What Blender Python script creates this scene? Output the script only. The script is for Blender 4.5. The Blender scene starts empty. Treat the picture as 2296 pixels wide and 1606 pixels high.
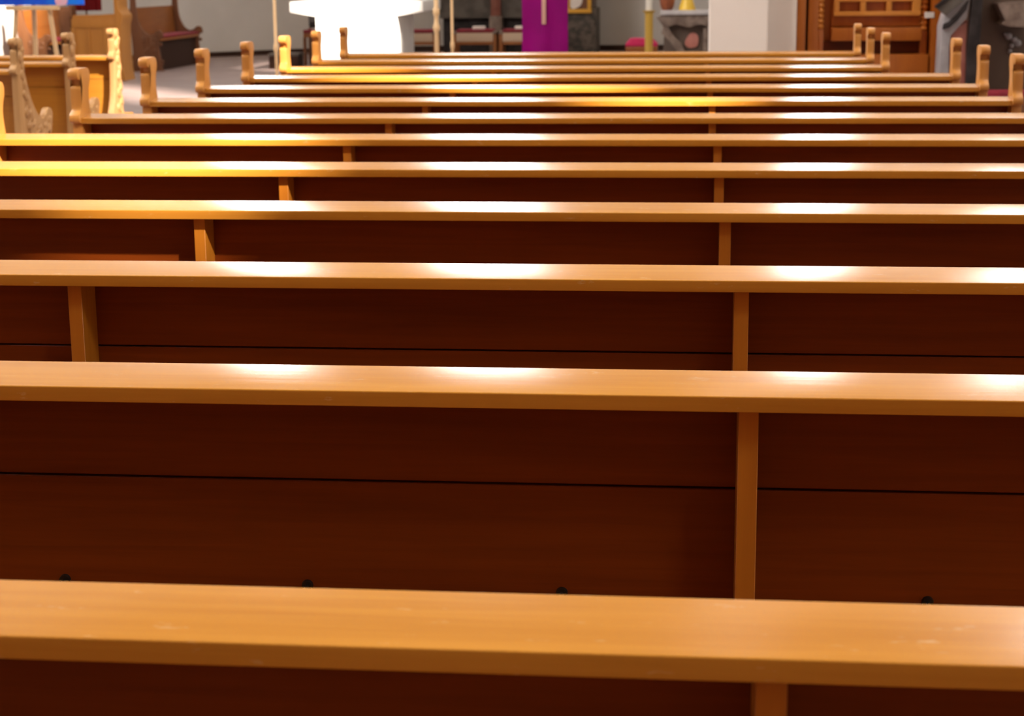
import bpy, bmesh, math, random
from mathutils import Vector, Matrix
random.seed(7)
SC = bpy.context.scene
COL = SC.collection

# ------------------------------------------------------------------ camera
F_PX, PITCH, YAW, ROLL = 3923.4, 0.21649, 0.10396, -0.00893
LZ = 0.87                                   # height of a pew ledge's near edge
CAM = Vector((0, 0, LZ + 0.54663))
W_PX, H_PX = 2296, 1606
_cy, _sy, _cp, _sp = math.cos(YAW), math.sin(YAW), math.cos(PITCH), math.sin(PITCH)
_r = Vector((_cy, _sy, 0)); _h = Vector((-_sy, _cy, 0))
_f = (_h * _cp - Vector((0, 0, 1)) * _sp); _u = (_h * _sp + Vector((0, 0, 1)) * _cp)
_cr, _sr = math.cos(ROLL), math.sin(ROLL)
RIGHT = _r * _cr + _u * _sr; UP = _u * _cr - _r * _sr


def at(px, py, Y):
    """world point at distance Y down the nave that the photograph shows at (px, py)"""
    d = _f * F_PX + RIGHT * (px - W_PX / 2) - UP * (py - H_PX / 2)
    return CAM + d * (Y / d.y)


def xat(px, py, Y): return at(px, py, Y).x
def zat(px, py, Y): return at(px, py, Y).z


cd = bpy.data.cameras.new('camera'); cam = bpy.data.objects.new('camera', cd); COL.objects.link(cam)
cam.matrix_world = Matrix(((RIGHT.x, UP.x, -_f.x, CAM.x), (RIGHT.y, UP.y, -_f.y, CAM.y), (RIGHT.z, UP.z, -_f.z, CAM.z), (0, 0, 0, 1)))
cd.sensor_width = 36; cd.lens = F_PX * 36 / W_PX; cd.clip_end = 200
cd.dof.use_dof = True; cd.dof.focus_distance = 2.85; cd.dof.aperture_fstop = 10
SC.camera = cam

# ------------------------------------------------------------------ materials
def mat(name, color, rough=0.5, metal=0.0, spec=0.5, emit=None, bump=0.0, mottle=None, mscale=6, coat=0):
    m = bpy.data.materials.new(name); m.use_nodes = True
    nt = m.node_tree; b = nt.nodes['Principled BSDF']
    b.inputs['Base Color'].default_value = (*color, 1); b.inputs['Roughness'].default_value = rough
    b.inputs['Metallic'].default_value = metal; b.inputs['Specular IOR Level'].default_value = spec
    if coat: b.inputs['Coat Weight'].default_value = coat; b.inputs['Coat Roughness'].default_value = 0.1
    tc = nt.nodes.new('ShaderNodeTexCoord')
    if mottle:
        n = nt.nodes.new('ShaderNodeTexNoise'); n.inputs['Scale'].default_value = mscale; n.inputs['Detail'].default_value = 6
        nt.links.new(tc.outputs['Object'], n.inputs['Vector'])
        r = nt.nodes.new('ShaderNodeValToRGB'); r.color_ramp.elements[0].color = (*color, 1); r.color_ramp.elements[1].color = (*mottle, 1)
        r.color_ramp.elements[0].position = 0.38; r.color_ramp.elements[1].position = 0.62
        nt.links.new(n.outputs['Fac'], r.inputs['Fac']); nt.links.new(r.outputs['Color'], b.inputs['Base Color'])
    if bump:
        n2 = nt.nodes.new('ShaderNodeTexNoise'); n2.inputs['Scale'].default_value = 40; n2.inputs['Detail'].default_value = 4
        nt.links.new(tc.outputs['Object'], n2.inputs['Vector'])
        bp = nt.nodes.new('ShaderNodeBump'); bp.inputs['Strength'].default_value = bump; bp.inputs['Distance'].default_value = 0.01
        nt.links.new(n2.outputs['Fac'], bp.inputs['Height']); nt.links.new(bp.outputs['Normal'], b.inputs['Normal'])
    return m


def wood(name, light, dark, rough=0.3, axis=0, spec=0.5, scale=1.0, worn=0.0):
    """varnished board, grain along local axis (0 = x, 1 = y, 2 = z)"""
    m = bpy.data.materials.new(name); m.use_nodes = True
    nt = m.node_tree; N = nt.nodes; L = nt.links; b = N['Principled BSDF']
    tc = N.new('ShaderNodeTexCoord'); oi = N.new('ShaderNodeObjectInfo')
    off = N.new('ShaderNodeVectorMath'); off.operation = 'SCALE'; L.new(oi.outputs['Location'], off.inputs[0]); off.inputs['Scale'].default_value = 3.7
    add = N.new('ShaderNodeVectorMath'); L.new(tc.outputs['Object'], add.inputs[0]); L.new(off.outputs[0], add.inputs[1])
    mp = N.new('ShaderNodeMapping'); sc = [38 * scale] * 3; sc[axis] = 1.5 * scale; mp.inputs['Scale'].default_value = sc
    L.new(add.outputs[0], mp.inputs['Vector'])
    n = N.new('ShaderNodeTexNoise'); n.inputs['Scale'].default_value = 1.6; n.inputs['Detail'].default_value = 8; n.inputs['Roughness'].default_value = 0.62; n.inputs['Distortion'].default_value = 0.4
    L.new(mp.outputs[0], n.inputs['Vector'])
    mp2 = N.new('ShaderNodeMapping'); sc2 = [9 * scale] * 3; sc2[axis] = 0.8 * scale; mp2.inputs['Scale'].default_value = sc2
    L.new(add.outputs[0], mp2.inputs['Vector'])
    n2 = N.new('ShaderNodeTexNoise'); n2.inputs['Scale'].default_value = 1.0; n2.inputs['Detail'].default_value = 3; L.new(mp2.outputs[0], n2.inputs['Vector'])
    mx = N.new('ShaderNodeMath'); mx.operation = 'ADD'; L.new(n.outputs['Fac'], mx.inputs[0]); L.new(n2.outputs['Fac'], mx.inputs[1])
    hf = N.new('ShaderNodeMath'); hf.operation = 'MULTIPLY'; L.new(mx.outputs[0], hf.inputs[0]); hf.inputs[1].default_value = 0.5
    r = N.new('ShaderNodeValToRGB'); r.color_ramp.elements[0].position = 0.33; r.color_ramp.elements[1].position = 0.64
    r.color_ramp.elements[0].color = (*dark, 1); r.color_ramp.elements[1].color = (*light, 1)
    L.new(hf.outputs[0], r.inputs['Fac'])
    outc = r.outputs['Color']
    if worn:
        mp3 = N.new('ShaderNodeMapping'); sc3 = [60.0] * 3; sc3[axis] = 18.0; mp3.inputs['Scale'].default_value = sc3
        L.new(add.outputs[0], mp3.inputs['Vector'])
        n3 = N.new('ShaderNodeTexNoise'); n3.inputs['Scale'].default_value = 1.0; n3.inputs['Detail'].default_value = 5; n3.inputs['Roughness'].default_value = .7
        L.new(mp3.outputs[0], n3.inputs['Vector'])
        r3 = N.new('ShaderNodeValToRGB'); r3.color_ramp.elements[0].position = 0.63; r3.color_ramp.elements[1].position = 0.73
        r3.color_ramp.elements[0].color = (0, 0, 0, 1); r3.color_ramp.elements[1].color = (worn, worn, worn, 1)
        L.new(n3.outputs['Fac'], r3.inputs['Fac'])
        mixc = N.new('ShaderNodeMix'); mixc.data_type = 'RGBA'
        L.new(r3.outputs['Color'], mixc.inputs['Factor']); L.new(outc, mixc.inputs['A']); mixc.inputs['B'].default_value = (0.62, 0.42, 0.22, 1)
        outc = mixc.outputs['Result']
    L.new(outc, b.inputs['Base Color'])
    b.inputs['Roughness'].default_value = rough; b.inputs['Specular IOR Level'].default_value = spec
    bp = N.new('ShaderNodeBump'); bp.inputs['Strength'].default_value = 0.04; bp.inputs['Distance'].default_value = 0.004
    L.new(n.outputs['Fac'], bp.inputs['Height']); L.new(bp.outputs['Normal'], b.inputs['Normal'])
    return m


M = {}
M['ledge'] = wood('varnished_ledge_wood', (0.50, 0.215, 0.027), (0.39, 0.148, 0.015), rough=0.175, axis=0, worn=0.5)
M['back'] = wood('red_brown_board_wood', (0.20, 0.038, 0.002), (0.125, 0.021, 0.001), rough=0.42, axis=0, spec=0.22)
M['post'] = wood('honey_post_wood', (0.54, 0.24, 0.05), (0.42, 0.165, 0.028), rough=0.4, axis=2)
M['support'] = wood('brown_support_wood', (0.50, 0.18, 0.014), (0.38, 0.12, 0.008), rough=0.4, axis=2)
M['carved'] = wood('carved_pale_wood', (0.45, 0.25, 0.095), (0.29, 0.135, 0.04), rough=0.55, axis=2, scale=.6)
M['lightback'] = wood('orange_board_wood', (0.48, 0.20, 0.02), (0.38, 0.14, 0.012), rough=0.4, axis=0)
M['oldwood'] = wood('dark_carved_wood', (0.20, 0.075, 0.025), (0.10, 0.033, 0.010), rough=0.5, axis=2, scale=.5)
M['benchwood'] = wood('brown_bench_wood', (0.33, 0.115, 0.022), (0.22, 0.065, 0.010), rough=0.4, axis=1, scale=.6)
M['deskwood'] = wood('golden_desk_wood', (0.50, 0.215, 0.035), (0.42, 0.165, 0.022), rough=0.4, axis=2, scale=.5)
M['confwood'] = wood('orange_brown_cabinet_wood', (0.53, 0.155, 0.017), (0.40, 0.10, 0.009), rough=0.35, axis=2, scale=.5)
M['conflight'] = wood('light_orange_lattice_wood', (0.80, 0.33, 0.06), (0.68, 0.25, 0.04), rough=0.35, axis=0, scale=.5)
M['palewood'] = wood('pale_pine_wood', (0.78, 0.56, 0.32), (0.68, 0.44, 0.22), rough=0.45, axis=2, scale=.5)
M['bounce_floor'] = wood('brown_bounce_floor', (0.26, 0.085, 0.014), (0.17, 0.05, 0.008), rough=0.5, axis=1, spec=.3)
M['plaster'] = mat('white_plaster', (0.66, 0.64, 0.615), 0.8, spec=0.2, mottle=(0.62, 0.60, 0.575), mscale=1.5, bump=0.05)
M['ochre'] = mat('ochre_ceiling_paint', (0.46, 0.33, 0.18), 0.8, spec=0.2, mottle=(0.42, 0.30, 0.16), mscale=1.0)
M['pierplaster'] = mat('warm_plaster', (0.70, 0.63, 0.575), 0.8, spec=0.2, mottle=(0.67, 0.60, 0.55), mscale=1.2, bump=0.05)
M['darkbase'] = mat('dark_brown_skirting', (0.04, 0.016, 0.009), 0.6, spec=.25)
M['stone'] = mat('white_altar_stone', (0.86, 0.86, 0.84), 0.55, spec=0.3, mottle=(0.83, 0.83, 0.81), mscale=3)
M['grey_marble'] = mat('dark_grey_marble', (0.075, 0.066, 0.058), 0.5, spec=.3, mottle=(0.13, 0.115, 0.10), mscale=5)
M['dark_stone'] = mat('dark_rough_stone', (0.035, 0.028, 0.022), 0.6, mottle=(0.12, 0.095, 0.075), mscale=9)
M['red_marble'] = mat('dull_red_marble', (0.17, 0.05, 0.035), 0.4, mottle=(0.24, 0.09, 0.065), mscale=8)
M['pink_marble'] = mat('pink_red_marble', (0.42, 0.14, 0.11), 0.4, mottle=(0.50, 0.20, 0.16), mscale=8)
M['white_marble'] = mat('grey_white_marble', (0.56, 0.54, 0.55), 0.35, mottle=(0.44, 0.42, 0.43), mscale=7)
M['pale_marble'] = mat('pale_grey_marble', (0.34, 0.32, 0.335), 0.45, mottle=(0.25, 0.235, 0.245), mscale=7)
M['black_marble'] = mat('black_marble', (0.014, 0.010, 0.010), 0.6, spec=.25, mottle=(0.035, 0.028, 0.028), mscale=9)
M['brown_stone'] = mat('brown_stone', (0.115, 0.075, 0.055), 0.6, mottle=(0.085, 0.055, 0.04), mscale=4)
M['console_stone'] = mat('carved_grey_brown_stone', (0.22, 0.165, 0.135), 0.5, mottle=(0.12, 0.08, 0.062), mscale=9)
M['magenta'] = mat('purple_satin', (0.50, 0.001, 0.34), 0.6, mottle=(0.42, 0.001, 0.28), mscale=2.5, spec=.3)
M['gold_cloth'] = mat('pale_gold_braid', (0.72, 0.42, 0.34), 0.5)
M['redcushion'] = mat('crimson_fabric', (0.23, 0.004, 0.02), 0.7, mottle=(0.18, 0.003, 0.015), mscale=12)
M['pinkcushion'] = mat('raspberry_velvet', (0.56, 0.004, 0.10), 0.7, mottle=(0.48, 0.003, 0.08), mscale=12)
M['beige'] = mat('beige_upholstery', (0.55, 0.42, 0.31), 0.7)
M['gold'] = mat('gilded_frame', (0.75, 0.40, 0.05), 0.4, metal=0.3)
M['yellow'] = mat('yellow_glaze', (0.86, 0.58, 0.07), 0.4, mottle=(0.78, 0.50, 0.05), mscale=9)
M['brass'] = mat('pale_brass', (0.62, 0.40, 0.07), 0.45, metal=0.2)
M['wax'] = mat('white_wax', (0.80, 0.78, 0.72), 0.5)
M['dark_metal'] = mat('dark_metal', (0.045, 0.04, 0.035), 0.35, metal=0.8)
M['black_leather'] = mat('black_leather', (0.018, 0.014, 0.014), 0.5)
M['brownpot'] = mat('red_brown_clay', (0.30, 0.085, 0.03), 0.5, mottle=(0.2, 0.05, 0.018), mscale=12)
M['paper'] = mat('white_paper', (0.80, 0.74, 0.70), 0.8)
M['redcloth'] = mat('dark_red_cloth', (0.27, 0.002, 0.006), 0.8, mottle=(0.21, 0.001, 0.004), mscale=4)
M['floor'] = mat('pinkish_grey_stone_floor', (0.27, 0.20, 0.19), 0.45, mottle=(0.235, 0.17, 0.16), mscale=2, spec=0.4)
M['carpet'] = mat('dull_red_carpet', (0.20, 0.085, 0.065), 0.9, mottle=(0.17, 0.07, 0.055), mscale=12)


def painting_material():
    m = bpy.data.materials.new('blue_abstract_paint'); m.use_nodes = True
    nt = m.node_tree; b = nt.nodes['Principled BSDF']; tc = nt.nodes.new('ShaderNodeTexCoord')
    n = nt.nodes.new('ShaderNodeTexNoise'); n.inputs['Scale'].default_value = 3.0; n.inputs['Detail'].default_value = 3
    nt.links.new(tc.outputs['Object'], n.inputs['Vector'])
    r = nt.nodes.new('ShaderNodeValToRGB'); e = r.color_ramp.elements
    e[0].position = .35; e[0].color = (0.0, 0.035, 0.80, 1); e[1].position = .68; e[1].color = (0.0, 0.22, 0.95, 1)
    nt.links.new(n.outputs['Fac'], r.inputs['Fac'])
    nt.links.new(r.outputs['Color'], b.inputs['Base Color']); b.inputs['Roughness'].default_value = .5
    return m


M['paint'] = painting_material()
M['pinkpaint'] = mat('pale_pink_paint', (0.80, 0.42, 0.55), 0.5, mottle=(0.72, 0.52, 0.66), mscale=14)

# ------------------------------------------------------------------ mesh helpers
class MB:
    def __init__(s): s.bm = bmesh.new()

    def box(s, x0, x1, y0, y1, z0, z1, bev=0.0, seg=2):
        b = bmesh.new(); bmesh.ops.create_cube(b, size=1)
        for v in b.verts:
            v.co = Vector((x0 + (v.co.x + .5) * (x1 - x0), y0 + (v.co.y + .5) * (y1 - y0), z0 + (v.co.z + .5) * (z1 - z0)))
        if bev: bmesh.ops.bevel(b, geom=b.edges[:], offset=bev, segments=seg, affect='EDGES', profile=.6)
        s.merge(b); return s

    def merge(s, b, mtx=None):
        if mtx: bmesh.ops.transform(b, matrix=mtx, verts=b.verts[:])
        me = bpy.data.meshes.new('tmp'); b.to_mesh(me); b.free(); s.bm.from_mesh(me); bpy.data.meshes.remove(me)

    def prism(s, pts, axis, a0, a1, bev=0.0, seg=2):
        """outline pts extruded along axis: x -> pts are (y,z); y -> (x,z); z -> (x,y)"""
        b = bmesh.new()
        def V(p, a): return {'x': (a, p[0], p[1]), 'y': (p[0], a, p[1]), 'z': (p[0], p[1], a)}[axis]
        lo = [b.verts.new(V(p, a0)) for p in pts]; hi = [b.verts.new(V(p, a1)) for p in pts]; n = len(pts)
        f0 = b.faces.new(lo); f1 = b.faces.new(list(reversed(hi)))
        for i in range(n): b.faces.new((lo[i], hi[i], hi[(i + 1) % n], lo[(i + 1) % n]))
        bmesh.ops.recalc_face_normals(b, faces=b.faces[:])
        if bev:
            es = [e for e in b.edges if any(f in (f0, f1) for f in e.link_faces)]
            bmesh.ops.bevel(b, geom=es, offset=bev, segments=seg, affect='EDGES', profile=.6)
        big = [f for f in b.faces if len(f.verts) > 4]
        bmesh.ops.triangulate(b, faces=big)
        s.merge(b); return s

    def lathe(s, prof, cx, cy, n=24, z0=0):
        b = bmesh.new(); rings = []
        for r, z in prof: rings.append([b.verts.new((cx + r * math.cos(2 * math.pi * i / n), cy + r * math.sin(2 * math.pi * i / n), z0 + z)) for i in range(n)])
        for a, c in zip(rings, rings[1:]):
            for i in range(n): b.faces.new((a[i], a[(i + 1) % n], c[(i + 1) % n], c[i]))
        b.faces.new(list(reversed(rings[0]))); b.faces.new(rings[-1])
        bmesh.ops.recalc_face_normals(b, faces=b.faces[:])
        s.merge(b); return s

    def ball(s, c, r, u=14, v=9):
        b = bmesh.new(); bmesh.ops.create_uvsphere(b, u_segments=u, v_segments=v, radius=1)
        r = r if hasattr(r, '__len__') else (r, r, r)
        for q in b.verts: q.co = Vector((c[0] + q.co.x * r[0], c[1] + q.co.y * r[1], c[2] + q.co.z * r[2]))
        s.merge(b); return s

    def rod(s, p, q, r0, r1=None, n=12):
        p, q = Vector(p), Vector(q); r1 = r0 if r1 is None else r1
        b = bmesh.new(); bmesh.ops.create_cone(b, cap_ends=True, segments=n, radius1=r0, radius2=r1, depth=(q - p).length)
        mt = Matrix.Translation((p + q) / 2) @ (q - p).to_track_quat('Z', 'Y').to_matrix().to_4x4()
        s.merge(b, mt); return s

    def bar(s, p, q, wx, wy, bev=0.0):
        """rectangular bar from p to q (roughly vertical), section wx by wy"""
        p, q = Vector(p), Vector(q); d = q - p; b = bmesh.new(); bmesh.ops.create_cube(b, size=1)
        for v in b.verts:
            c = p + d * (v.co.z + .5); v.co = c + Vector((v.co.x * wx, v.co.y * wy, 0))
        if bev: bmesh.ops.bevel(b, geom=b.edges[:], offset=bev, segments=2, affect='EDGES')
        s.merge(b); return s

    def build(s, name, m, parent=None, smooth=True, loc=(0, 0, 0)):
        me = bpy.data.meshes.new(name); s.bm.to_mesh(me); s.bm.free(); me.materials.append(m)
        if smooth:
            for p in me.polygons: p.use_smooth = True
            me.set_sharp_from_angle(angle=math.radians(38))
        o = bpy.data.objects.new(name, me); COL.objects.link(o); o.parent = parent; o.location = loc
        return o


def smooth_curve(pts, n=5):
    """closed Catmull-Rom through pts; points given as (y, z, 1) stay sharp corners"""
    out = []; k = len(pts)
    for i in range(k):
        p0, p1, p2, p3 = pts[i - 1], pts[i], pts[(i + 1) % k], pts[(i + 2) % k]
        if len(p1) == 3: p0 = p1
        if len(p2) == 3: p3 = p2
        straight = len(p1) == 3 and len(p2) == 3
        for j in range(1 if straight else n):
            t = j / n
            q = []
            for a in (0, 1):
                q.append(0.5 * (2 * p1[a] + (p2[a] - p0[a]) * t + (2 * p0[a] - 5 * p1[a] + 4 * p2[a] - p3[a]) * t * t + (3 * p1[a] - p0[a] - 3 * p2[a] + p3[a]) * t ** 3))
            out.append(tuple(q))
    return out


def empty(name, loc=(0, 0, 0), rz=0):
    o = bpy.data.objects.new(name, None); COL.objects.link(o); o.location = loc; o.rotation_euler = (0, 0, rz); o.empty_display_size = .1
    return o


def tag(o, label, cat, group=None):
    o['label'] = label; o['category'] = cat
    if group: o['group'] = group
    return o


def copy_tree(o, parent=None):
    c = o.copy(); COL.objects.link(c); c.parent = parent
    for ch in list(o.children): copy_tree(ch, c)
    return c


def struct(o): o['kind'] = 'structure'; return o

# ------------------------------------------------------------------ the setting
XR, XLW, YB, YF, ZC = 3.9, -10.2, -7.0, 33.0, 18.0
SUN = Vector((-0.85, 1.0, -0.93))


def wall_x(name, x0, x1, ya, yb, z1, holes, m=None):
    """wall in a plane of constant x with rectangular openings (ya, yb, za, zb)"""
    ys = sorted({ya, yb, *[h[0] for h in holes], *[h[1] for h in holes]}); zs = sorted({0, z1, *[h[2] for h in holes], *[h[3] for h in holes]})
    mb = MB()
    for a, b in zip(ys, ys[1:]):
        run = None
        for c, d in zip(zs, zs[1:]):
            solid = not any(h[0] < (a + b) / 2 < h[1] and h[2] < (c + d) / 2 < h[3] for h in holes)
            if solid: run = (run[0], d) if run else (c, d)
            if not solid and run: mb.box(x0, x1, a, b, *run); run = None
        if run: mb.box(x0, x1, a, b, *run)
    return struct(mb.build(name, m or M['plaster'], smooth=False))


def wall_y(name, y0, y1, xa, xb, z1, holes, m=None):
    xs = sorted({xa, xb, *[h[0] for h in holes], *[h[1] for h in holes]}); zs = sorted({0, z1, *[h[2] for h in holes], *[h[3] for h in holes]})
    mb = MB()
    for a, b in zip(xs, xs[1:]):
        run = None
        for c, d in zip(zs, zs[1:]):
            solid = not any(h[0] < (a + b) / 2 < h[1] and h[2] < (c + d) / 2 < h[3] for h in holes)
            if solid: run = (run[0], d) if run else (c, d)
            if not solid and run: mb.box(a, b, y0, y1, *run); run = None
        if run: mb.box(a, b, y0, y1, *run)
    return struct(mb.build(name, m or M['plaster'], smooth=False))


def area(name, loc, rot, sx, sy, watts, color):
    l = bpy.data.lights.new(name, 'AREA'); l.shape = 'RECTANGLE'; l.size = sx; l.size_y = sy; l.energy = watts; l.color = color
    o = bpy.data.objects.new(name, l); COL.objects.link(o); o.location = loc; o.rotation_euler = rot
    return o


struct(MB().box(XLW - .3, XR + .3, YB - .3, YF + .3, -.2, 0).build('floor', M['floor'], smooth=False))
struct(MB().box(-2.46, 1.40, YB + .1, 12.7, -.01, .0006).build('floor_bounce', M['bounce_floor'], smooth=False))  # unseen slab added to bounce warm brown light onto the pews
struct(MB().box(XLW - .3, XR + .3, YB - .3, YF + .3, ZC, ZC + .2).build('ceiling', M['ochre'], smooth=False))
TH = .2
dyw, dzw = TH / .85, TH * .93 / .85


def sun_hole(a, b, c, d): return (a - dyw, b, c, d + dzw)


HR = [sun_hole(-2.1, -.9, 6.45, 7.9), sun_hole(-.9, -.3, 6.45, 7.1), sun_hole(2.62, 3.62, 4.95, 10.3), sun_hole(14.2, 16.6, 8.9, 11.9), (19.0, 22.5, 7.5, 11.0), (7.6, 9.4, 10.2, 13.2), sun_hole(8.0, 9.85, 15.3, 17.0)]  # last openings are added, to light the left posts and far left wall
RW = [160, 60, 190, 180, 200, 600, 60]
wall_x('wall_right', XR, XR + TH, YB, YF, ZC, HR)
HL = [(4.0, 5.5, 8.5, 13.5), (8.0, 9.5, 8.5, 13.5), (12.0, 13.5, 8.5, 13.5)]
wall_x('wall_left', XLW - TH, XLW, YB, YF, ZC, HL)
HF = [(-5.05, -3.2, 8.2, 15.9), (-9.4, -8.1, 8.2, 15.9), (1.35, 2.85, 8.2, 15.9)]
wall_y('wall_front', YF, YF + TH, XLW, XR, ZC, HF)
HB = []
wall_y('wall_back', YB - TH, YB, XLW, XR, ZC, HB, M['oldwood'])
# slanting side of the apse on the left
a0, a1 = Vector((-10.2, 29.42)), Vector((-6.62, 33.0))
nrm = Vector((-1, 1)).normalized() * .25
struct(MB().prism([tuple(a0), tuple(a1), tuple(a1 + nrm), tuple(a0 + nrm)], 'z', 0, 4.6).build('wall_apse_left', M['plaster'], smooth=False))
inn = Vector((1, -1)).normalized()
b0, b1 = a0 + inn * .002, a1 + inn * .002
struct(MB().prism([tuple(b0), tuple(b1), tuple(b1 + inn * .02), tuple(b0 + inn * .02)], 'z', 0, .085).build('baseboard_apse_left', M['darkbase'], smooth=False))
struct(MB().box(-6.6, .6, YF - .022, YF - .002, 0, .10).build('baseboard_front', M['darkbase'], smooth=False))
# pier at the right of the chancel, wall behind it
PX0, PX1 = xat(1590, 60, 15.0), xat(1722, 60, 15.0)
struct(MB().box(PX0, PX1, 15.0, 15.7, 0, ZC, .01).box(PX1 - .01, xat(1786, 60, 15.2), 15.2, 15.7, 0, ZC, .01).build('pillar', M['pierplaster'], smooth=False))  # set-back step added so this strip of wall catches more light
struct(MB().box(PX1 + .001, XR - .001, 16.3, 16.5, 0, 2.75).build('wall_partition', M['pierplaster'], smooth=False))

wall_x('wall_sun_blocker', PX1 - .2, PX1 - .001, 15.701, YF - .001, 9.0, [(18.2, 20.6, 5.2, 8.3)])  # added unseen wall: keeps sun off the seats, opening lets it reach the altar

# ------------------------------------------------------------------ pews
def end_profile():
    z = LZ + .006
    P = [(.035, z + .189), (.0, z + .187), (-.013, z + .174), (-.014, z + .158), (-.004, z + .147), (.026, z + .143, 1), (.030, z + .122, 1), (.012, z + .114), (.010, z + .075), (.009, z + .032),
         (-.004, z + .018), (-.018, z + .008), (-.022, z - .008), (-.014, z - .022), (.014, z - .028, 1), (.014, z - .045), (.010, z - .30), (-.005, z - .60), (-.035, z - .78), (-.045, 0, 1),
         (.50, 0, 1), (.47, .10), (.45, .22), (.46, .38), (.49, .47), (.535, .53), (.55, .58), (.52, .615), (.47, .61), (.43, .575), (.37, .56), (.29, .60), (.215, .68), (.160, .78),
         (.128, z - .02), (.112, z + .035), (.106, z + .075), (.114, z + .11), (.130, z + .142), (.129, z + .170), (.105, z + .187)]
    return smooth_curve(P, 4)


ENDP = end_profile()


def front_row_profile():
    z = LZ + .006
    P = [(.035, z + .189), (.0, z + .187), (-.013, z + .174), (-.014, z + .158), (-.004, z + .147), (.026, z + .143, 1), (.030, z + .122, 1), (.012, z + .114), (.010, z + .075), (.009, z + .032),
         (-.004, z + .018), (-.018, z + .008), (-.022, z - .008), (-.014, z - .022), (.014, z - .028, 1), (.014, z - .045), (.008, z - .16), (-.012, z - .27), (-.055, z - .36), (-.105, z - .44), (-.125, z - .56), (-.13, .15), (-.13, 0, 1),
         (.50, 0, 1), (.48, .12), (.44, .24), (.34, .30), (.22, .34), (.165, .44), (.140, .58), (.135, .74), (.138, z - .04), (.120, z + .02), (.106, z + .075), (.114, z + .11), (.130, z + .142), (.129, z + .170), (.105, z + .187)]
    return smooth_curve(P, 4)


ENDP_FRONT = front_row_profile()
DEP, THK = .1091, .0215


def make_pew(name, xl, xr, sup, m_end, carved=0, m_back=None, prof=None):
    """xl, xr = inner faces of the end panels; carved = face (+1/-1) that bears carving"""
    r = empty(name); t = .042
    sl = .0103
    b = MB(); b.prism([(.0, LZ), (DEP, LZ + sl), (DEP, LZ + sl - THK), (.0, LZ - THK)], 'x', xl + .0008, xr - .0008)
    bm = b.bm; bmesh.ops.bevel(bm, geom=[e for e in bm.edges if abs(e.verts[0].co.x - e.verts[1].co.x) > .5 and min(v.co.y for v in e.verts) < .01], offset=.0022, segments=3, affect='EDGES', profile=.6)
    b.build('ledge', M['ledge'], r)
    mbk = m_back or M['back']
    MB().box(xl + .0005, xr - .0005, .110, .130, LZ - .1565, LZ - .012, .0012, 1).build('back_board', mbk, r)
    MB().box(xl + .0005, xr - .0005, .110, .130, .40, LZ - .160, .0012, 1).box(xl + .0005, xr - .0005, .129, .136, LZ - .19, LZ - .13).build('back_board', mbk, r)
    MB().box(xl + .0005, xr - .0005, .134, .49, .425, .45, .004).build('seat', M['ledge'], r)
    for x in sup:
        MB().box(x - .0135, x + .0135, .0323, .1095, 0, LZ - THK - .0005, .001, 1).build('support', M['support'], r)
        MB().box(x - .0135, x + .0135, .135, .46, 0, .4245, .001, 1).build('seat_support', M['support'], r)
    for x0, x1, s in ((xl - t, xl, -1), (xr, xr + t, 1)):
        e = MB().prism(prof or ENDP, 'x', x0, x1, .004)
        if carved and s == carved:      # leaf crockets breaking the front edge
            z = LZ - .026
            for (yy, zz, q) in ((.128, z + .155, .016), (.112, z + .09, .014), (.118, z + .03, .017), (.135, z - .03, .015), (.16, z - .10, .017), (.20, z - .17, .014), (.30, z - .262, .016), (.43, z - .285, .022), (.52, z - .255, .024))[:4 if prof else None]:
                e.ball(((x0 + x1) / 2, yy, zz), (.024, q, q * 1.25), 10, 7)
        e = e.build('end_panel', m_end, r)
        if carved and s == carved:
            cv = MB(); rnd = random.Random(5); xf = x1 if s > 0 else x0
            z = LZ - .03
            path = [(.06, z + .19), (.095, z + .15), (.06, z + .11), (.085, z + .06), (.07, z + .01), (.10, z - .05), (.09, z - .11), (.14, z - .16), (.11, z - .22), (.18, z - .24), (.14, z - .31), (.24, z - .30), (.20, z - .38), (.32, z - .34),
                    (.29, z - .42), (.41, z - .33), (.38, z - .41), (.49, z - .30), (.47, z - .35), (.12, z - .42), (.21, z - .48), (.31, z - .52), (.13, z - .55), (.24, z - .62), (.36, z - .6), (.15, z - .7)]
            if prof: path = [(.06, z + .19), (.095, z + .15), (.06, z + .11), (.085, z + .06), (.07, z + .01), (.10, z - .05), (.07, z - .11), (.11, z - .17), (.06, z - .22), (.11, z - .27), (.04, z - .32), (.10, z - .37), (.0, z - .40), (.08, z - .45), (-.04, z - .48), (.06, z - .53), (-.05, z - .58)]
            for (ya, za), (yb, zb2) in zip(path, path[1:]): cv.rod((xf, ya, za), (xf, yb, zb2), .011, n=8)
            for (yy, zz) in path:
                cv.ball((xf, yy, zz), (.011 + rnd.random() * .006, .022 + rnd.random() * .012, .026 + rnd.random() * .014), 10, 7)
                cv.ball((xf, yy + .02 * rnd.random(), zz - .022), (.010, .014, .022), 8, 6)
            cv.build('carving', M['carved'], e)
    return r


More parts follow.
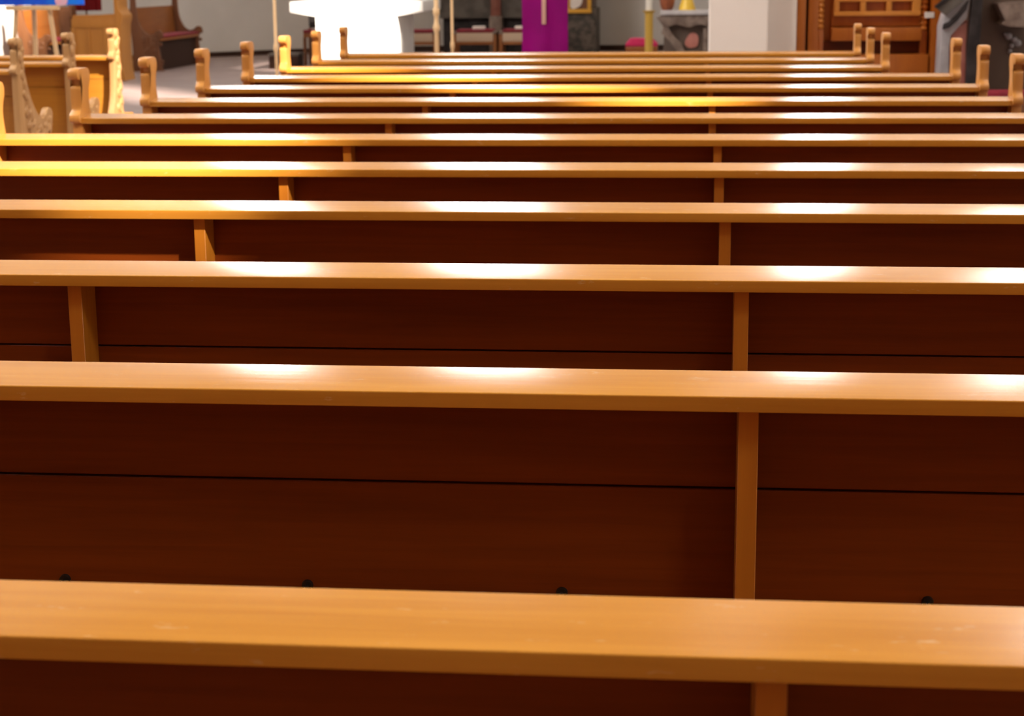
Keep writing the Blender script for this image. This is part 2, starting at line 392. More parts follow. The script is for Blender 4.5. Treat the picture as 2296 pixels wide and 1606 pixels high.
Y0, SP = 1.46172, 0.9
DY = [-0.0017, 0.0007, -0.0106, -0.0006, -0.0038, 0.015, 0.0072, 0.0072, -0.0016, -0.0057, -0.0021, -0.0001, -0.0039]
DX = [-0.0072, 0.0003, 0.0135, -0.0015, -0.0037, 0.0034, -0.0063, 0.0016, 0, 0, 0, 0, 0]
TW = [0.001, 0.0007, 0.0012, -0.0021, 0.0009, 0.0001, -0.0005, -0.0004, 0, 0, 0, 0, 0]
XLp, XRp, XRs = -2.412, 1.345, 1.075
XS1, XS2 = -1.1796, .0783
long_pew = make_pew('pew', XLp, XRp, (XS1, XS2), M['post'])
short_pew = make_pew('pew', XLp, XRs, (XS1, XS2), M['post'])
PEW_LABELS = [
    'nearest wooden pew, its scuffed ledge crossing the bottom of the photo',
    'second pew from the camera, with coat hooks along its back board',
    'third pew from the camera, one support near the left edge and one right',
    'fourth pew from the camera, its left support brightly lit above a dark gap',
    'fifth pew from the camera, sunlit yellow at its left end behind the fourth',
    'sixth pew from the camera, its left post cut by the photo edge',
    'seventh pew from the camera, nearest with its left post fully in view',
    'eighth pew from the camera, nearest with its right end post in view',
    'ninth pew from the camera, left post beside the aisle floor, middle sunlit',
    'tenth pew from the camera, left post standing left of the thin aisle pole',
    'eleventh pew from the camera, left post glowing yellow beside the thin pole',
    'second pew from the front, orange left post against the white altar',
    'frontmost pew, short slim left post standing before the white altar']
used_l = used_s = False
pews = []
for k in range(13):
    src = short_pew if k >= 10 else long_pew
    if k >= 10: o, used_s = (copy_tree(src), True) if used_s else (src, True)
    else: o, used_l = (copy_tree(src), True) if used_l else (src, True)
    o.location = (0, Y0 + SP * k + DY[k] - DEP, 0); o.rotation_euler = (0, 0, TW[k])
    for c in o.children:
        if 'support' in c.name: c.location.x = DX[k]
    tag(o, PEW_LABELS[k], 'pew', 'pews in the right-hand block'); pews.append(o)
# hat hooks on the back of the second pew
Yb = Y0 + SP - DEP + .11
for px, py in ((147, 1299), (690, 1312), (1260, 1329), (2080, 1350)):
    p = at(px, py, Yb) - pews[1].location
    h = MB()
    h.rod((p.x, .1105, p.z), (p.x, .104, p.z), .0085, .0075, 16).rod((p.x, .104, p.z), (p.x, .088, p.z - .002), .0028)
    h.ball((p.x, .084, p.z - .001), .0052)
    o = h.build('coat_hook', M['dark_metal'], pews[1]); o['label'] = 'dark metal coat hook'

XEL = -4.03
left_pew = make_pew('pew', -7.9, XEL - .042, (-6.8, -5.5), M['carved'], 1, M['lightback'])
LL = ['left-block pew behind the easel nearest the camera, grey-brown carved end at photo left',
      'left-block pew between two others, its carved end just left of the glowing yellow back',
      'foremost left-block pew, sunlit yellow back board and tall carved aisle end']
for i, k in enumerate((10, 11, 12)):
    o = left_pew if i == 0 else copy_tree(left_pew) if i == 1 else make_pew('pew', -7.9, XEL - .042, (-6.8, -5.5), M['carved'], 1, M['lightback'], ENDP_FRONT)
    o.location = (0, Y0 + SP * k - DEP - .12, 0)
    tag(o, LL[i], 'pew', 'pews in the left-hand block')

# ------------------------------------------------------------------ altar
Ya = 26.0
ax0, ax1 = xat(650, 15, Ya), xat(948, 15, Ya); bx0, bx1 = xat(708, 60, Ya), xat(890, 60, Ya)
zt, zb, zn = zat(800, 3, Ya), zat(660, 28, Ya), zat(715, 37, Ya)
al = tag(empty('altar', ((bx0 + bx1) / 2, Ya + .9, 0)), 'bright white stone altar table glowing in sunlight behind the front pews', 'altar')
cx, cyy = (bx0 + bx1) / 2, Ya + .9
MB().box(ax0 - cx, ax1 - cx, -.925, .95, zb, zt, .012).build('altar_top', M['stone'], al)
b = bmesh.new(); lo = [b.verts.new(p) for p in ((bx0 - cx, -.9, zn), (bx1 - cx, -.9, zn), (bx1 - cx, .7, zn), (bx0 - cx, .7, zn))]
hi = [b.verts.new(p) for p in ((ax0 - cx + .02, -.92, zb - .001), (ax1 - cx - .02, -.92, zb - .001), (ax1 - cx - .02, .93, zb - .001), (ax0 - cx + .02, .93, zb - .001))]
b.faces.new(lo); b.faces.new(hi)
for i in range(4): b.faces.new((lo[i], lo[(i + 1) % 4], hi[(i + 1) % 4], hi[i]))
bmesh.ops.recalc_face_normals(b, faces=b.faces[:]); q = MB(); q.merge(b); q.build('corbel', M['stone'], al)
MB().box(bx0 - cx, bx1 - cx, -.9, .7, 0, zn - .001, .01).build('altar_base', M['stone'], al)

# ------------------------------------------------------------------ ambo with purple cloth
Yl = 24.0
lx0, lx1 = xat(1170, 60, Yl), xat(1275, 60, Yl); lc = (lx0 + lx1) / 2
am = tag(empty('lectern', (lc, Yl + .25, 0)), 'lectern draped in a purple cloth, standing right of the white altar', 'lectern')
hw = (lx1 - lx0) / 2
MB().box(-.12, .12, -.1, .12, .04, 1.14, .01).build('pedestal', M['deskwood'], am)
MB().box(-.25, .25, -.2, .25, 0, .04, .01).build('foot', M['deskwood'], am)
MB().prism([(-.27, 1.14), (.27, 1.30), (.27, 1.34), (-.27, 1.18)], 'x', -hw - .02, hw + .02, .006).build('book_rest', M['palewood'], am)
b = bmesh.new(); nx, nz = 36, 14; g = []
for j in range(nz + 1):
    row = []; s = j / nz
    for i in range(nx + 1):
        u = i / nx * 2 - 1
        row.append(b.verts.new((u * hw * (1 - .03 * math.sin(s * 3)), -.285 - .012 * math.cos(u * 7 + s) * s - .02 * (1 - abs(u)) * s, 1.20 - s * .92)))
    g.append(row)
for j in range(nz):
    for i in range(nx): b.faces.new((g[j][i], g[j][i + 1], g[j + 1][i + 1], g[j + 1][i]))
bmesh.ops.solidify(b, geom=b.faces[:], thickness=.006); bmesh.ops.recalc_face_normals(b, faces=b.faces[:])
q = MB(); q.merge(b); cl = q.build('lectern_cloth', M['magenta'], am)
sx0, sx1, szb = xat(1216, 30, Yl) - lc, xat(1225, 30, Yl) - lc, zat(1220, 54, Yl)
MB().box(sx0, sx1, -.335, -.322, szb, 1.16, .003).build('braid', M['gold_cloth'], cl)

# ------------------------------------------------------------------ stone high altar, stools, picture
Yh = 31.2
ha = tag(empty('high_altar', (xat(1150, 60, Yh), Yh + .3, 0)), 'dark grey stone high altar against the far wall behind the lectern', 'altar')
hx = ha.location.x
def hxx(px): return xat(px, 50, Yh) - hx
MB().box(hxx(985), hxx(1262), -.25, .9, zat(1100, 41, Yh), 2.6, .02).build('altar_slab', M['grey_marble'], ha)
MB().box(hxx(990), hxx(1262), -.10, .9, 0, zat(1100, 41, Yh) - .001, .01).build('plinth', M['black_marble'], ha)
for pa, pb in ((1101, 1123), (1240, 1262)):
    pl = MB().box(hxx(pa), hxx(pb), -.34, -.251, zat(1100, 36, Yh) + .001, 2.4, .01).build('pilaster', M['red_marble'], ha)
    MB().box(hxx(pa - 3), hxx(pb + 3), -.40, -.101, 0, zat(1100, 36, Yh), .015).build('pilaster_base', M['console_stone'], ha)
MB().box(hxx(1264), hxx(1337), -.3, .9, 0, zat(1300, 19, Yh), .02).build('side_block', M['dark_stone'], ha)
MB().box(hxx(1264), hxx(1330), -.2, .9, zat(1300, 19, Yh) + .001, 2.3, .02).build('side_pillar', M['console_stone'], ha)

fx0, fx1, fzb = xat(1268, 15, Yh - .2), xat(1325, 15, Yh - .2), zat(1300, 30, Yh - .2)
fr = tag(empty('picture', ((fx0 + fx1) / 2, Yh - .02, fzb)), 'gold-framed picture leaning beside the purple lectern on a dark stone block', 'picture')
w = (fx1 - fx0) / 2; fh = .62
q = MB()
q.box(-w, w, -.05, -.005, 0, .07, .008); q.box(-w, w, -.05, -.005, fh - .07, fh, .008); q.box(-w, -w + .07, -.05, -.005, .071, fh - .071, .008); q.box(w - .07, w, -.05, -.005, .071, fh - .071, .008)
q.build('frame', M['gold'], fr)
MB().box(-w + .071, w - .071, -.03, -.006, .071, fh - .071).build('canvas', M['oldwood'], fr)
MB().prism(smooth_curve([(-w + .075, .10), (.0, .11), (.06, .2), (.05, .36), (-.04, .46), (-w + .075, .45)], 4), 'y', -.036, -.031).build('painted_figure', M['paper'], fr)

Ys = 29.3
zs = zat(1065, 66, Ys)
SEATS = [(880, 979, 'wooden seat partly behind the right side of the white altar'),
         (1016, 1112, 'wooden seat between the altar and the lectern, papers on red cushion'),
         (1120, 1216, 'wooden seat partly behind the purple lectern, papers at its cushion edge')]
def make_seat(wd):
    r = empty('sedile')
    z0 = zs - .05; hw = wd / 2
    MB().box(-hw, hw, -.02, .46, z0 - .15, z0 - .005, .008).build('apron', M['beige'], r)
    MB().box(-hw + .003, hw - .003, -.015, .45, z0 - .20, z0 - .151, .005).build('rail', M['benchwood'], r)
    MB().box(-hw, hw, -.03, .47, z0 - .004, z0 + .05, .02).build('cushion', M['redcushion'], r)
    for x in (-hw - .03, hw + .03):
        for y in (.02, .42): MB().box(x - .028, x + .028, y - .03, y + .03, 0, z0 - .03, .006).build('leg', M['benchwood'], r)
        MB().box(x - .03, x + .03, -.04, .48, z0 - .029, z0 + .02, .015).build('armrest', M['console_stone'], r)
    return r
wseat = xat(1105, 70, Ys) - xat(1023, 70, Ys)
st = make_seat(wseat)
for i, (pa, pb, lab) in enumerate(SEATS):
    o = st if i == 0 else copy_tree(st)
    o.location = (xat((pa + pb) / 2, 70, Ys), Ys, 0); tag(o, lab, 'seat', 'seats behind the altar')
for i, (pa, pb, lab) in enumerate(((1060, 1087, 'folded white booklet on the red cushion left of the dull red pilaster'), (1155, 1180, 'folded white booklet on the red cushion beside the purple lectern'))):
    xa, xb = xat(pa, 62, Ys + .1), xat(pb, 62, Ys + .1)
    o = MB().box(-(xb - xa) / 2, (xb - xa) / 2, -.1, .1, 0, .05, .012).build('booklet', M['paper'], loc=((xa + xb) / 2, Ys + .13, zs + .0005)); tag(o, lab, 'booklet', 'booklets on the seats')

# chair with black back left of the altar
Yc = 27.9
ch = tag(empty('chair', (xat(700, 60, Yc), Yc, 0)), 'wooden chair with a black back half hidden by the altar left side', 'chair')
MB().box(-.13, .28, .33, .38, zat(700, 64, Yc), zat(700, 30, Yc), .03, 3).build('backrest', M['black_leather'], ch)
MB().box(-.14, .30, -.06, .33, zat(700, 74, Yc), zat(700, 67, Yc), .015).build('seat', M['redcushion'], ch)
MB().box(-.14, .30, -.05, .32, zat(700, 84, Yc), zat(700, 74, Yc) - .001, .01).build('seat_rail', M['benchwood'], ch)
for x in (-.12, .27):
    MB().box(x - .025, x + .025, -.05, -.0, 0, zat(700, 84, Yc) - .001, .005).build('leg', M['oldwood'], ch)
    MB().box(x - .025, x + .025, .34, .385, 0, zat(700, 64, Yc) - .001, .005).build('leg', M['oldwood'], ch)

# low dark step box left of it
Yk = 26.9
kx0, kx1 = xat(603, 140, Yk), xat(668, 140, Yk)
kn = tag(empty('step_box', ((kx0 + kx1) / 2, Yk, 0)), 'low dark wooden step box on the floor behind the thin aisle pole', 'box')
MB().box(-(kx1 - kx0) / 2, (kx1 - kx0) / 2, 0, .4, 0, zat(630, 126, Yk), .008).build('body', M['darkbase'], kn)
MB().box(-(kx1 - kx0) / 2 - .01, (kx1 - kx0) / 2 + .01, -.01, .41, zat(630, 126, Yk) + .0005, zat(630, 120, Yk), .006).build('top_board', M['grey_marble'], kn)

# ------------------------------------------------------------------ slender poles
def pole(px, Y, ztop, r, label, knobs):
    x = xat(px, 80, Y)
    e = tag(empty('pole', (x, Y, 0)), label, 'pole', 'slender wooden poles before the altar')
    MB().lathe([(.12, 0), (.12, .015), (.05, .03), (.03, .05)], 0, 0).build('base', M['dark_metal'], e)
    prof = [(r, .0505)]
    for zk in sorted(knobs): prof += [(r, zk - .04), (r * 1.5, zk - .02), (r * 1.5, zk + .02), (r, zk + .04)]
    prof.append((r * .9, ztop)); MB().lathe(prof, 0, 0, 16).build('shaft', M['palewood'], e)
    MB().lathe([(r, 0), (.05, .02), (.05, .035), (r, .05)], 0, 0, 16, ztop + .0005).build('finial', M['brass'], e)
pole(618, 14.2, 2.1, .0135, 'thin pale pole standing alone in the aisle left of the altar', [zat(618, 107, 14.2)])
pole(979, 16.5, 2.2, .021, 'thicker pale pole at the right corner of the white altar', [zat(979, 62, 16.5), zat(979, 26, 16.5)])
pole(1014, 16.9, 2.2, .0135, 'thin pale pole between the altar corner and the lectern', [zat(1014, 101, 16.9)])

# ------------------------------------------------------------------ right of the lectern
Yq = 25.0
qx0, qx1 = xat(1402, 95, Yq), xat(1474, 95, Yq); zc0, zc1 = zat(1440, 104, Yq), zat(1440, 86, Yq)
so = tag(empty('stool', ((qx0 + qx1) / 2, Yq, 0)), 'low wooden stool with a plump raspberry cushion behind the tall candlestick', 'stool')
hw = (qx1 - qx0) / 2
MB().box(-hw, hw, 0, .4, zc0 - .10, zc0 - .002, .008).build('seat', M['benchwood'], so)
for x in (-hw + .03, hw - .03):
    for y in (.03, .37): MB().box(x - .025, x + .025, y - .025, y + .025, 0, zc0 - .1005, .004).build('leg', M['benchwood'], so)
b = bmesh.new(); bmesh.ops.create_cube(b, size=1); bmesh.ops.subdivide_edges(b, edges=b.edges[:], cuts=7, use_grid_fill=True)
for v in b.verts:
    u, vv, ww = v.co.x * 2, v.co.y * 2, v.co.z + .5
    e = max(0, (1 - u ** 4) * (1 - vv ** 4)) ** .5
    v.co = Vector((u * hw, .2 + vv * .2, zc0 + (zc1 - zc0) * (.28 + .72 * e * (1 - .15 * u)) * ww))
q = MB(); q.merge(b); q.build('cushion', M['pinkcushion'], so)

Yp = 24.4
x = xat(1455, 80, Yp)
cs = tag(empty('candlestick', (x, Yp, 0)), 'tall brass candlestick with a white candle before the raspberry cushion', 'candlestick')
zz = zat(1455, 24, Yp)
MB().lathe([(.16, 0), (.16, .03), (.08, .06), (.052, .12)], 0, 0).build('foot', M['brass'], cs)
MB().lathe([(.052, .1205), (.055, .3), (.056, zz - .06), (.06, zz - .03)], 0, 0).build('stem', M['brass'], cs)
MB().lathe([(.06, 0), (.088, .022), (.09, .03), (.05, .031)], 0, 0, 24, zz - .029).build('drip_pan', M['brass'], cs)
MB().lathe([(.045, 0), (.045, .55), (.035, .56)], 0, 0, 24, zz + .003).build('candle', M['wax'], cs)

Yt = 22.0
tx0, tx1 = xat(1481, 28, Yt), xat(1600, 28, Yt); tz = zat(1530, 23, Yt); tb = zat(1530, 33, Yt)
tb_ = tag(empty('console_table', ((tx0 + tx1) / 2, Yt, 0)), 'carved stone console table with a white top beside the pale pillar', 'table')
hw = (tx1 - tx0) / 2; tcx = (tx0 + tx1) / 2
MB().box(-hw, hw, -.03, .42, tb, tz, .006).build('tabletop', M['white_marble'], tb_)
def tp(px, py): p = at(px, py, Yt); return (p.x - tcx, p.z)
ap = [tp(1483, 34), tp(1600, 34), tp(1600, 60), tp(1588, 62), tp(1580, 58), tp(1572, 55), tp(1562, 56), tp(1550, 60), tp(1538, 61), tp(1528, 57), tp(1516, 55), tp(1505, 58), tp(1497, 62), tp(1486, 58), tp(1476, 45), tp(1471, 39)]
MB().prism(ap, 'y', .0, .05, .006).build('scalloped_apron', M['console_stone'], tb_)
lg = [tp(1486, 59), tp(1500, 64), tp(1512, 82), tp(1528, 96), tp(1536, 118), (tp(1536, 118)[0] + .06, 0), (tp(1520, 118)[0], 0), tp(1515, 112), tp(1500, 92), tp(1483, 75)]
MB().prism(lg, 'y', .002, .08, .006).build('scroll_leg', M['console_stone'], tb_)
MB().box(tp(1577, 60)[0], tp(1587, 60)[0], .005, .08, 0, tp(1577, 63)[1] , .006).build('leg', M['console_stone'], tb_)
MB().box(-hw + .04, hw - .02, .12, .40, 0, tb - .002, .01).build('back_panel', M['brown_stone'], tb_)
MB().prism(smooth_curve([tp(1535, 98), tp(1545, 78), tp(1557, 74), tp(1566, 84), tp(1563, 104), tp(1545, 108)], 4), 'y', .095, .119, .005).build('inlay', M['pink_marble'], tb_)
zz = tz + .0006
xv = xat(1541, 12, Yt + .15)
k = 3923.4 / (Yt + .15)
va = MB().lathe([(18.5 / k, 0), (17.5 / k, .03), (13 / k, .11), (11 / k, .17), (12 / k, .26), (16 / k, .32), (12 / k, .36)], 0, 0, 24).build('vase', M['yellow'], loc=(xv, Yt + .15, zz)); tag(va, 'yellow flared vase standing on the white console top', 'vase')
po = MB().lathe([(.06, 0), (.085, .05), (.10, .16), (.08, .30), (.06, .34)], 0, 0, 20).build('clay_jar', M['brownpot'], loc=(xat(1496, 12, Yt + .18), Yt + .18, zz)); tag(po, 'red brown jar on the left end of the white console top', 'jar')

# ------------------------------------------------------------------ confessional
Yf = 15.75
cx0, cx1 = xat(1786, 80, Yf), xat(2108, 80, Yf); cc = (cx0 + cx1) / 2
co = tag(empty('confessional', (cc, Yf, 0)), 'carved orange-brown wooden confessional with lattice panel right of the pillar', 'confessional')
def cp(px, py): p = at(px, py, Yf); return (p.x - cc, p.z)
hw = (cx1 - cx0) / 2
MB().box(-hw, hw, .20, .50, 0, 2.45, .01).build('body', M['confwood'], co)
for a, b2 in ((1786, 1806), (1812, 1834), (2088, 2108)):
    MB().box(cp(a, 60)[0], cp(b2, 60)[0], -.02, .199, 0, 2.4, .008).build('side_post', M['confwood'], co)
for px in (1846, 2082):
    q = MB(); x, ztop = cp(px, -120)[0], 1.5
    z = cp(px, 66 if px < 2000 else 70)[1]
    while z < 1.9: q.ball((x, .13, z + .022), (.034, .03, .0245), 14, 8); z += .045
    q.build('bead_column', M['conflight'], co)
    MB().box(x - .03, x + .03, .10, .199, 0, cp(px, 67 if px < 2000 else 71)[1], .006).build('pilaster', M['confwood'], co)
q = MB()
zt_, zm, zb_, zbb = cp(1900, -40)[1], cp(1900, 4)[1], cp(1900, 26)[1], cp(1900, 36)[1]
q.box(cp(1871, 0)[0], cp(2066, 0)[0], .02, .09, zbb, zb_, .006)
for z0 in (zm, zm + .12, zm + .24): q.box(cp(1871, 0)[0], cp(2066, 0)[0], .021, .089, z0, z0 + .022, .004)
for a, b2 in ((1871, 1883), (1930, 1943), (1989, 2001), (2047, 2066)): q.box(cp(a, 0)[0], cp(b2, 0)[0], .024, .086, zb_ - .001, zm + .28, .004)
q.build('lattice_panel', M['conflight'], co)
MB().box(cp(1868, 0)[0], cp(2068, 0)[0], .10, .199, cp(1900, 60)[1], cp(1900, 36)[1] + .30, .004).build('recess_board', M['confwood'], co)
MB().box(cp(1866, 0)[0], cp(2070, 0)[0], -.02, .199, cp(1900, 92)[1], cp(1900, 62)[1], .01).build('shelf_front', M['confwood'], co)
MB().box(cp(1850, 0)[0], cp(2076, 0)[0], .15, .199, cp(1900, 121)[1], cp(1900, 92)[1] - .002).build('recess_shade_board', M['back'], co)  # dark board added: the recess's shade put into its colour
MB().box(cp(1836, 0)[0], cp(2087, 0)[0], -.02, .199, 0, cp(1900, 122)[1], .012).build('kneeler', M['confwood'], co)
MB().box(-hw - .04, hw + .04, -.04, .52, 2.4505, 2.58, .02).build('cornice', M['confwood'], co)
p0, p1 = cp(2072, 40), cp(2094, 27)
MB().box(p0[0], p1[0], -.028, -.0205, p0[1], p1[1], .001, 1).build('name_card', M['paper'], co)['label'] = 'small white card'

# ------------------------------------------------------------------ side altar at the right
Yv = 14.6
vx = xat(2150, 80, Yv)
sa = tag(empty('side_altar', (vx, Yv, 0)), 'side altar with black, white and pink marble scroll behind the right post tops', 'altar')
def vp(px, py): p = at(px, py, Yv); return (p.x - vx, p.z)
def vpoly(name, pts, y0, y1, m): MB().prism([vp(*p) for p in pts], 'y', y0, y1, .006).build(name, M[m], sa)
vpoly('white_scroll', [(2098, 330), (2126, 330), (2128, 110), (2132, 80), (2152, 58), (2168, 40), (2176, 0), (2180, -60), (2168, -60), (2160, -10), (2120, 32), (2112, 60), (2111, 90)], .0, .30, 'pale_marble')
vpoly('dark_band', [(2112, 66), (2128, 62), (2146, 46), (2166, 22), (2172, 0), (2166, 4), (2146, 30), (2126, 48), (2114, 54)], -.03, -.001, 'black_marble')
vpoly('dark_volute', [(2094, 15), (2118, 0), (2150, -30), (2166, -40), (2160, 0), (2140, 16), (2118, 34), (2108, 26)], -.05, -.002, 'grey_marble')
vpoly('black_rim', [(2092, 14), (2112, -2), (2140, -26), (2144, -20), (2118, 6), (2098, 18)], -.07, -.051, 'black_marble')
vpoly('pink_panel', [(2129, 330), (2166, 330), (2168, 100), (2172, 46), (2152, 60), (2134, 81), (2131, 110)], .05, .28, 'pink_marble')
vpoly('black_column', [(2158, 340), (2182, 340), (2194, 120), (2206, -60), (2184, -60), (2168, 120)], -.04, .049, 'black_marble')
MB().box(vp(2186, 0)[0], 3.85 - vx, .31, .95, 0, 2.4, .02).build('altar_body', M['brown_stone'], sa)
vpoly('grey_corbel', [(2238, 8), (2310, 4), (2310, 62), (2262, 60), (2246, 54), (2256, 46)], .02, .309, 'console_stone')
q = MB()
for px, py, rr in ((2275, 84, .03), (2288, 92, .026), (2268, 80, .016), (2282, 106, .02), (2296, 100, .03), (2278, 118, .018)):
    p = vp(px, py); q.ball((p[0], .28, p[1]), (rr, rr * .9, rr))
q.build('ornament', M['pale_marble'], sa)
p0, p1 = at(2188, 222, 14.0), at(2330, 206, 14.0)
kn = tag(empty('kneeler', ((p0.x + p1.x) / 2, 14.0, 0)), 'low kneeler with a dark red pad behind the rightmost post', 'kneeler')
hw = (p1.x - p0.x) / 2
MB().box(-hw, hw, 0, .3, p0.z, p1.z, .02).build('pad', M['redcushion'], kn)
MB().box(-hw + .01, hw - .01, .01, .29, 0, p0.z - .001, .006).build('body', M['oldwood'], kn)

# ------------------------------------------------------------------ left side: benches, desk, easel
def bench_profile(d=.46):
    P = [(-.02, 0, 1), (.0, .30), (-.015, .60), (-.02, .80), (-.045, .86), (-.02, .93), (-.01, 1.05), (-.02, 1.2), (.02, 1.26), (.07, 1.22), (.075, 1.05), (.085, .88), (.11, .74), (.17, .62), (.25, .555), (.33, .565),
         (.39, .61), (.44, .61), (.475, .57), (.455, .51), (.42, .47), (.41, .36), (.43, .2), (.43, .1), (.47, 0, 1)]
    return [(a, b) for a, b in smooth_curve(P, 4)]
BP = bench_profile()
def make_bench(L):
    """bench along local y, facing local +x; near end at y = 0"""
    r = empty('choir_bench')
    for y in (0, L):
        e = MB().prism(BP, 'y', y, y + .05, .005)
        for (xx, zz) in ((.46, .53), (.44, .40), (.45, .14), (.44, .09)): e.ball((xx, y + .025, zz), (.028, .03, .028), 10, 7)
        e = e.build('end_panel', M['oldwood'], r)
        q = MB(); rnd = random.Random(2)
        for i in range(26):
            xx, zz = rnd.uniform(.05, .36), rnd.uniform(.06, .5)
            q.ball((xx, y - .001, zz), (.03, .012, .035), 8, 6)
        q.box(.04, .37, y - .006, y + .002, .05, .51)
        q.build('carving', M['oldwood'], e)
    b0 = MB(); b0.prism([(.0, .45), (.03, .45), (-.003, .95), (-.033, .95)], 'y', .051, L - .001, .003); b0.build('backrest', M['benchwood'], r)
    MB().box(.02, .43, .051, L - .001, .45, .49, .006).build('seat', M['benchwood'], r)
    MB().box(.04, .43, .06, L - .01, .4905, .53, .015).build('seat_cushion', M['redcushion'], r)
    MB().box(.33, .36, .052, L - .002, .0, .449, .003).build('front_board', M['darkbase'], r)  # shade under the seat put into the board's dark colour
    return r
be = make_bench(2.2)
p = at(300, 156, 26.4)
be.location = (p.x, 26.4, 0); tag(be, 'carved dark brown bench with red cushion, standing clear against the grey wall', 'bench', 'choir benches along the left side')
be2 = copy_tree(be); p = at(104, 165, 24.9)
be2.location = (xat(40, 60, 24.9) , 24.9, 0); tag(be2, 'dark bench with red cushion seen through the easel legs', 'bench', 'choir benches along the left side')

Yd = 24.0
dx0, dx1 = xat(158, 80, Yd), xat(286, 80, Yd); dc = (dx0 + dx1) / 2
de = tag(empty('prayer_desk', (dc, Yd, 0)), 'golden wooden desk with panelled back and scrolled end left of the dark bench', 'desk')
def dp(px, py): p = at(px, py, Yd); return (p.x - dc, p.z)
zt0 = dp(220, 36)[1]
e0, e1 = dp(259, 80)[0], dp(275, 80)[0]
MB().prism([(dp(160, 36)[0], dp(160, 37)[1]), (e0 - .001, dp(258, 31)[1]), (e0 - .001, .08), (dp(160, 36)[0], .08)], 'y', .03, .06).build('back_board', M['deskwood'], de)
q = MB()
for a, b2 in ((160, 168), (196, 202), (232, 261)): q.box(dp(a, 90)[0], dp(b2, 90)[0] - .002, .008, .029, .09, dp(a, 62)[1], .003)
q.box(dp(160, 60)[0], e0 - .002, .006, .0295, dp(200, 62)[1] + .0005, dp(200, 42)[1], .003); q.build('panel_frame', M['deskwood'], de)
ep = smooth_curve([(e1 + .015, 0, 1), (e1 - .01, .2), (e1 - .015, .5), (e1 - .01, .75), (e1 + .012, .84), (e1 + .01, .90), (e1 - .035, .98), (e1 - .04, 1.1), (e1 - .03, 1.2), (e0 + .02, 1.25), (e0, 1.15), (e0, .9), (e0, .4), (e0 - .0, 0, 1)], 4)
MB().prism(ep, 'y', -.01, .42, .006).build('end_panel', M['deskwood'], de)
MB().box(dp(160, 60)[0], e0 - .002, .061, .38, dp(220, 31)[1] - .05, dp(220, 31)[1] - .02, .004).build('book_shelf', M['deskwood'], de)
MB().box(dp(134, 60)[0], dp(157, 60)[0], .0, .12, 0, dp(160, 15)[1], .006).build('end_panel', M['oldwood'], de)

# easel with canvas
Ye = 20.5
ec = xat(78, 60, Ye)
ea = tag(empty('easel', (ec, Ye, 0)), 'pale wooden easel holding a blue painting at the upper left', 'easel')
def epx(px, py, y=Ye): p = at(px, py, y); return (p.x - ec, y - Ye, p.z)
def leg(pa, ya, pb, yb, y, w):
    A, B = Vector(epx(pa, ya, y)), Vector(epx(pb, yb, y)); d = (B - A); t0 = (0 - A.z) / d.z; t1 = (1.75 - A.z) / d.z
    MB().bar(A + d * t0, A + d * t1, w, .035, .004).build('leg', M['palewood'], ea)
leg(36, 25, 32, 110, Ye, .042); leg(111, 24, 127, 122, Ye, .048); leg(76, 24, 80, 122, Ye + .25, .05)
A, B = epx(14, 18, Ye - .06), epx(132, 14, Ye - .06)
MB().box(A[0], B[0], -.09, -.025, A[2] - .025, A[2] + .025, .006).build('canvas_ledge', M['palewood'], ea)
A, B = epx(-60, 15, Ye - .07), epx(188, 11, Ye - .07)
wv = (B[0] - A[0]); zc = at(75, 13, Ye - .07).z
pa = tag(empty('painting', (ec + (A[0] + B[0]) / 2, Ye - .06, at(75, 14, Ye - .06).z + .014)), 'bright blue painting with a pale pink patch resting on the easel', 'painting')
MB().box(-wv / 2, wv / 2, -.015, .015, 0, 1.0, .003).build('canvas', M['paint'], pa)
p0 = xat(127, 6, Ye - .07) - pa.location.x; p1 = xat(148, 6, Ye - .07) - pa.location.x
MB().prism(smooth_curve([(p0, .004), (p1, .004), (p1 + .02, .08), (p1 - .02, .22), (p0 + .03, .26), (p0 - .015, .12)], 4), 'y', -.019, -.0155).build('pink_patch', M['pinkpaint'], pa)

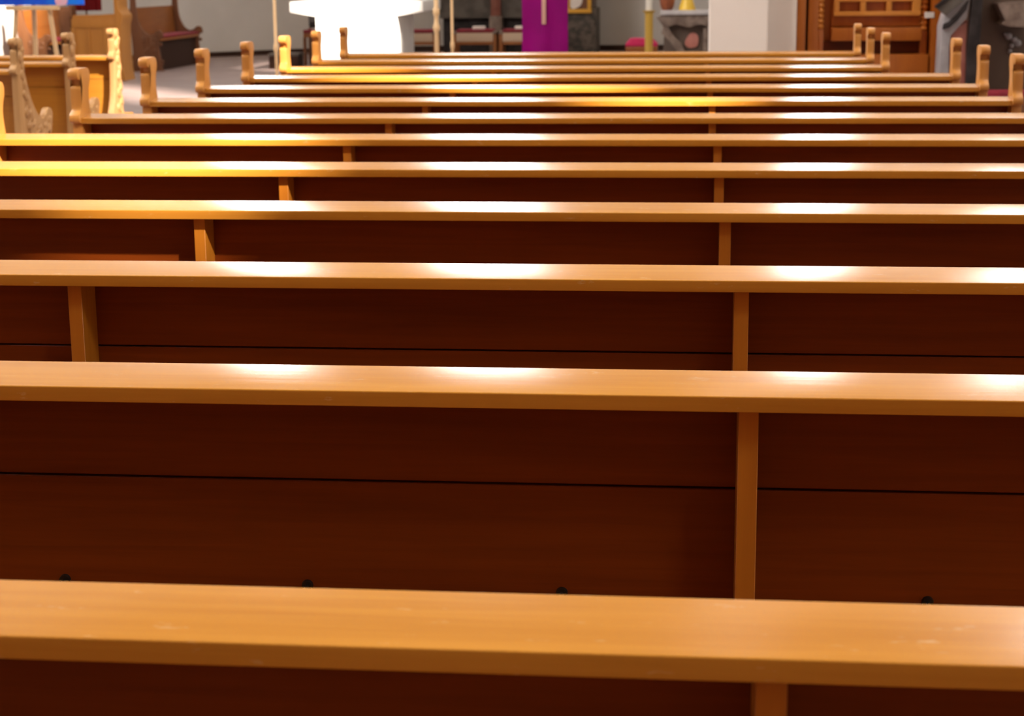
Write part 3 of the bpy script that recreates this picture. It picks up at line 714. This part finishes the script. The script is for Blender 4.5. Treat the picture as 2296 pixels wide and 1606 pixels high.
# dark red hanging behind the desk
Yr = 27.6
rx0, rx1, rzb = xat(153, 12, Yr), xat(227, 12, Yr), zat(190, 24, Yr)
rb = tag(empty('red_banner', ((rx0 + rx1) / 2, Yr, 0)), 'dark red cloth banner hanging above the golden desk', 'banner')
hw = (rx1 - rx0) / 2
b = bmesh.new(); g = []
for j in range(7):
    g.append([b.verts.new((-hw + 2 * hw * i / 20, .02 * math.sin(i * 1.3), rzb + (2.3 - rzb) * j / 6)) for i in range(21)])
for j in range(6):
    for i in range(20): b.faces.new((g[j][i], g[j][i + 1], g[j + 1][i + 1], g[j + 1][i]))
bmesh.ops.solidify(b, geom=b.faces[:], thickness=.01); bmesh.ops.recalc_face_normals(b, faces=b.faces[:])
q = MB(); q.merge(b); q.build('cloth', M['redcloth'], rb)
MB().rod((-hw - .05, 0, 2.33), (hw + .05, 0, 2.33), .014).build('crossbar', M['oldwood'], rb)
MB().rod((0, .06, 0.03), (0, .06, 2.4), .016).build('staff', M['oldwood'], rb)
MB().lathe([(.18, 0), (.18, .02), (.04, .04)], 0, .06).build('base', M['dark_metal'], rb)

# ------------------------------------------------------------------ light
sl = bpy.data.lights.new('sun', 'SUN'); sl.energy = 12; sl.angle = math.radians(2.4); sl.color = (1.0, .88, .74)
so_ = bpy.data.objects.new('sun', sl); COL.objects.link(so_); so_.rotation_euler = SUN.to_track_quat('-Z', 'Y').to_euler()
DAY = (1.0, 0.965, 0.92)
for i, h in enumerate(HR):
    area('daylight_right', (XR + TH + .05, (h[0] + h[1]) / 2, (h[2] + h[3]) / 2), (0, math.radians(90), 0), h[3] - h[2], h[1] - h[0], RW[i], (1, .96, .9))
for h in HL:
    area('daylight_left', (XLW - TH - .05, (h[0] + h[1]) / 2, (h[2] + h[3]) / 2), (0, math.radians(-90), 0), h[3] - h[2], h[1] - h[0], 520, DAY)
for h in HF:
    area('daylight_front', ((h[0] + h[1]) / 2, YF + TH + .05, (h[2] + h[3]) / 2), (math.radians(-90), 0, 0), h[1] - h[0], h[3] - h[2], 180, DAY)
for h in HB:
    area('daylight_back', ((h[0] + h[1]) / 2, YB - TH - .05, (h[2] + h[3]) / 2), (math.radians(90), 0, 0), h[1] - h[0], h[3] - h[2], 500, DAY)
wd = bpy.data.worlds.new('World'); SC.world = wd; wd.use_nodes = True
wd.node_tree.nodes['Background'].inputs[0].default_value = (.75, .87, 1, 1); wd.node_tree.nodes['Background'].inputs[1].default_value = 2.0

SC.view_settings.view_transform = 'Standard'; SC.view_settings.look = 'None'; SC.view_settings.gamma = 1; SC.view_settings.use_curve_mapping = False
SC.view_settings.exposure = 1.0
SC.cycles.max_bounces = 10; SC.cycles.diffuse_bounces = 6; SC.cycles.sample_clamp_indirect = 6
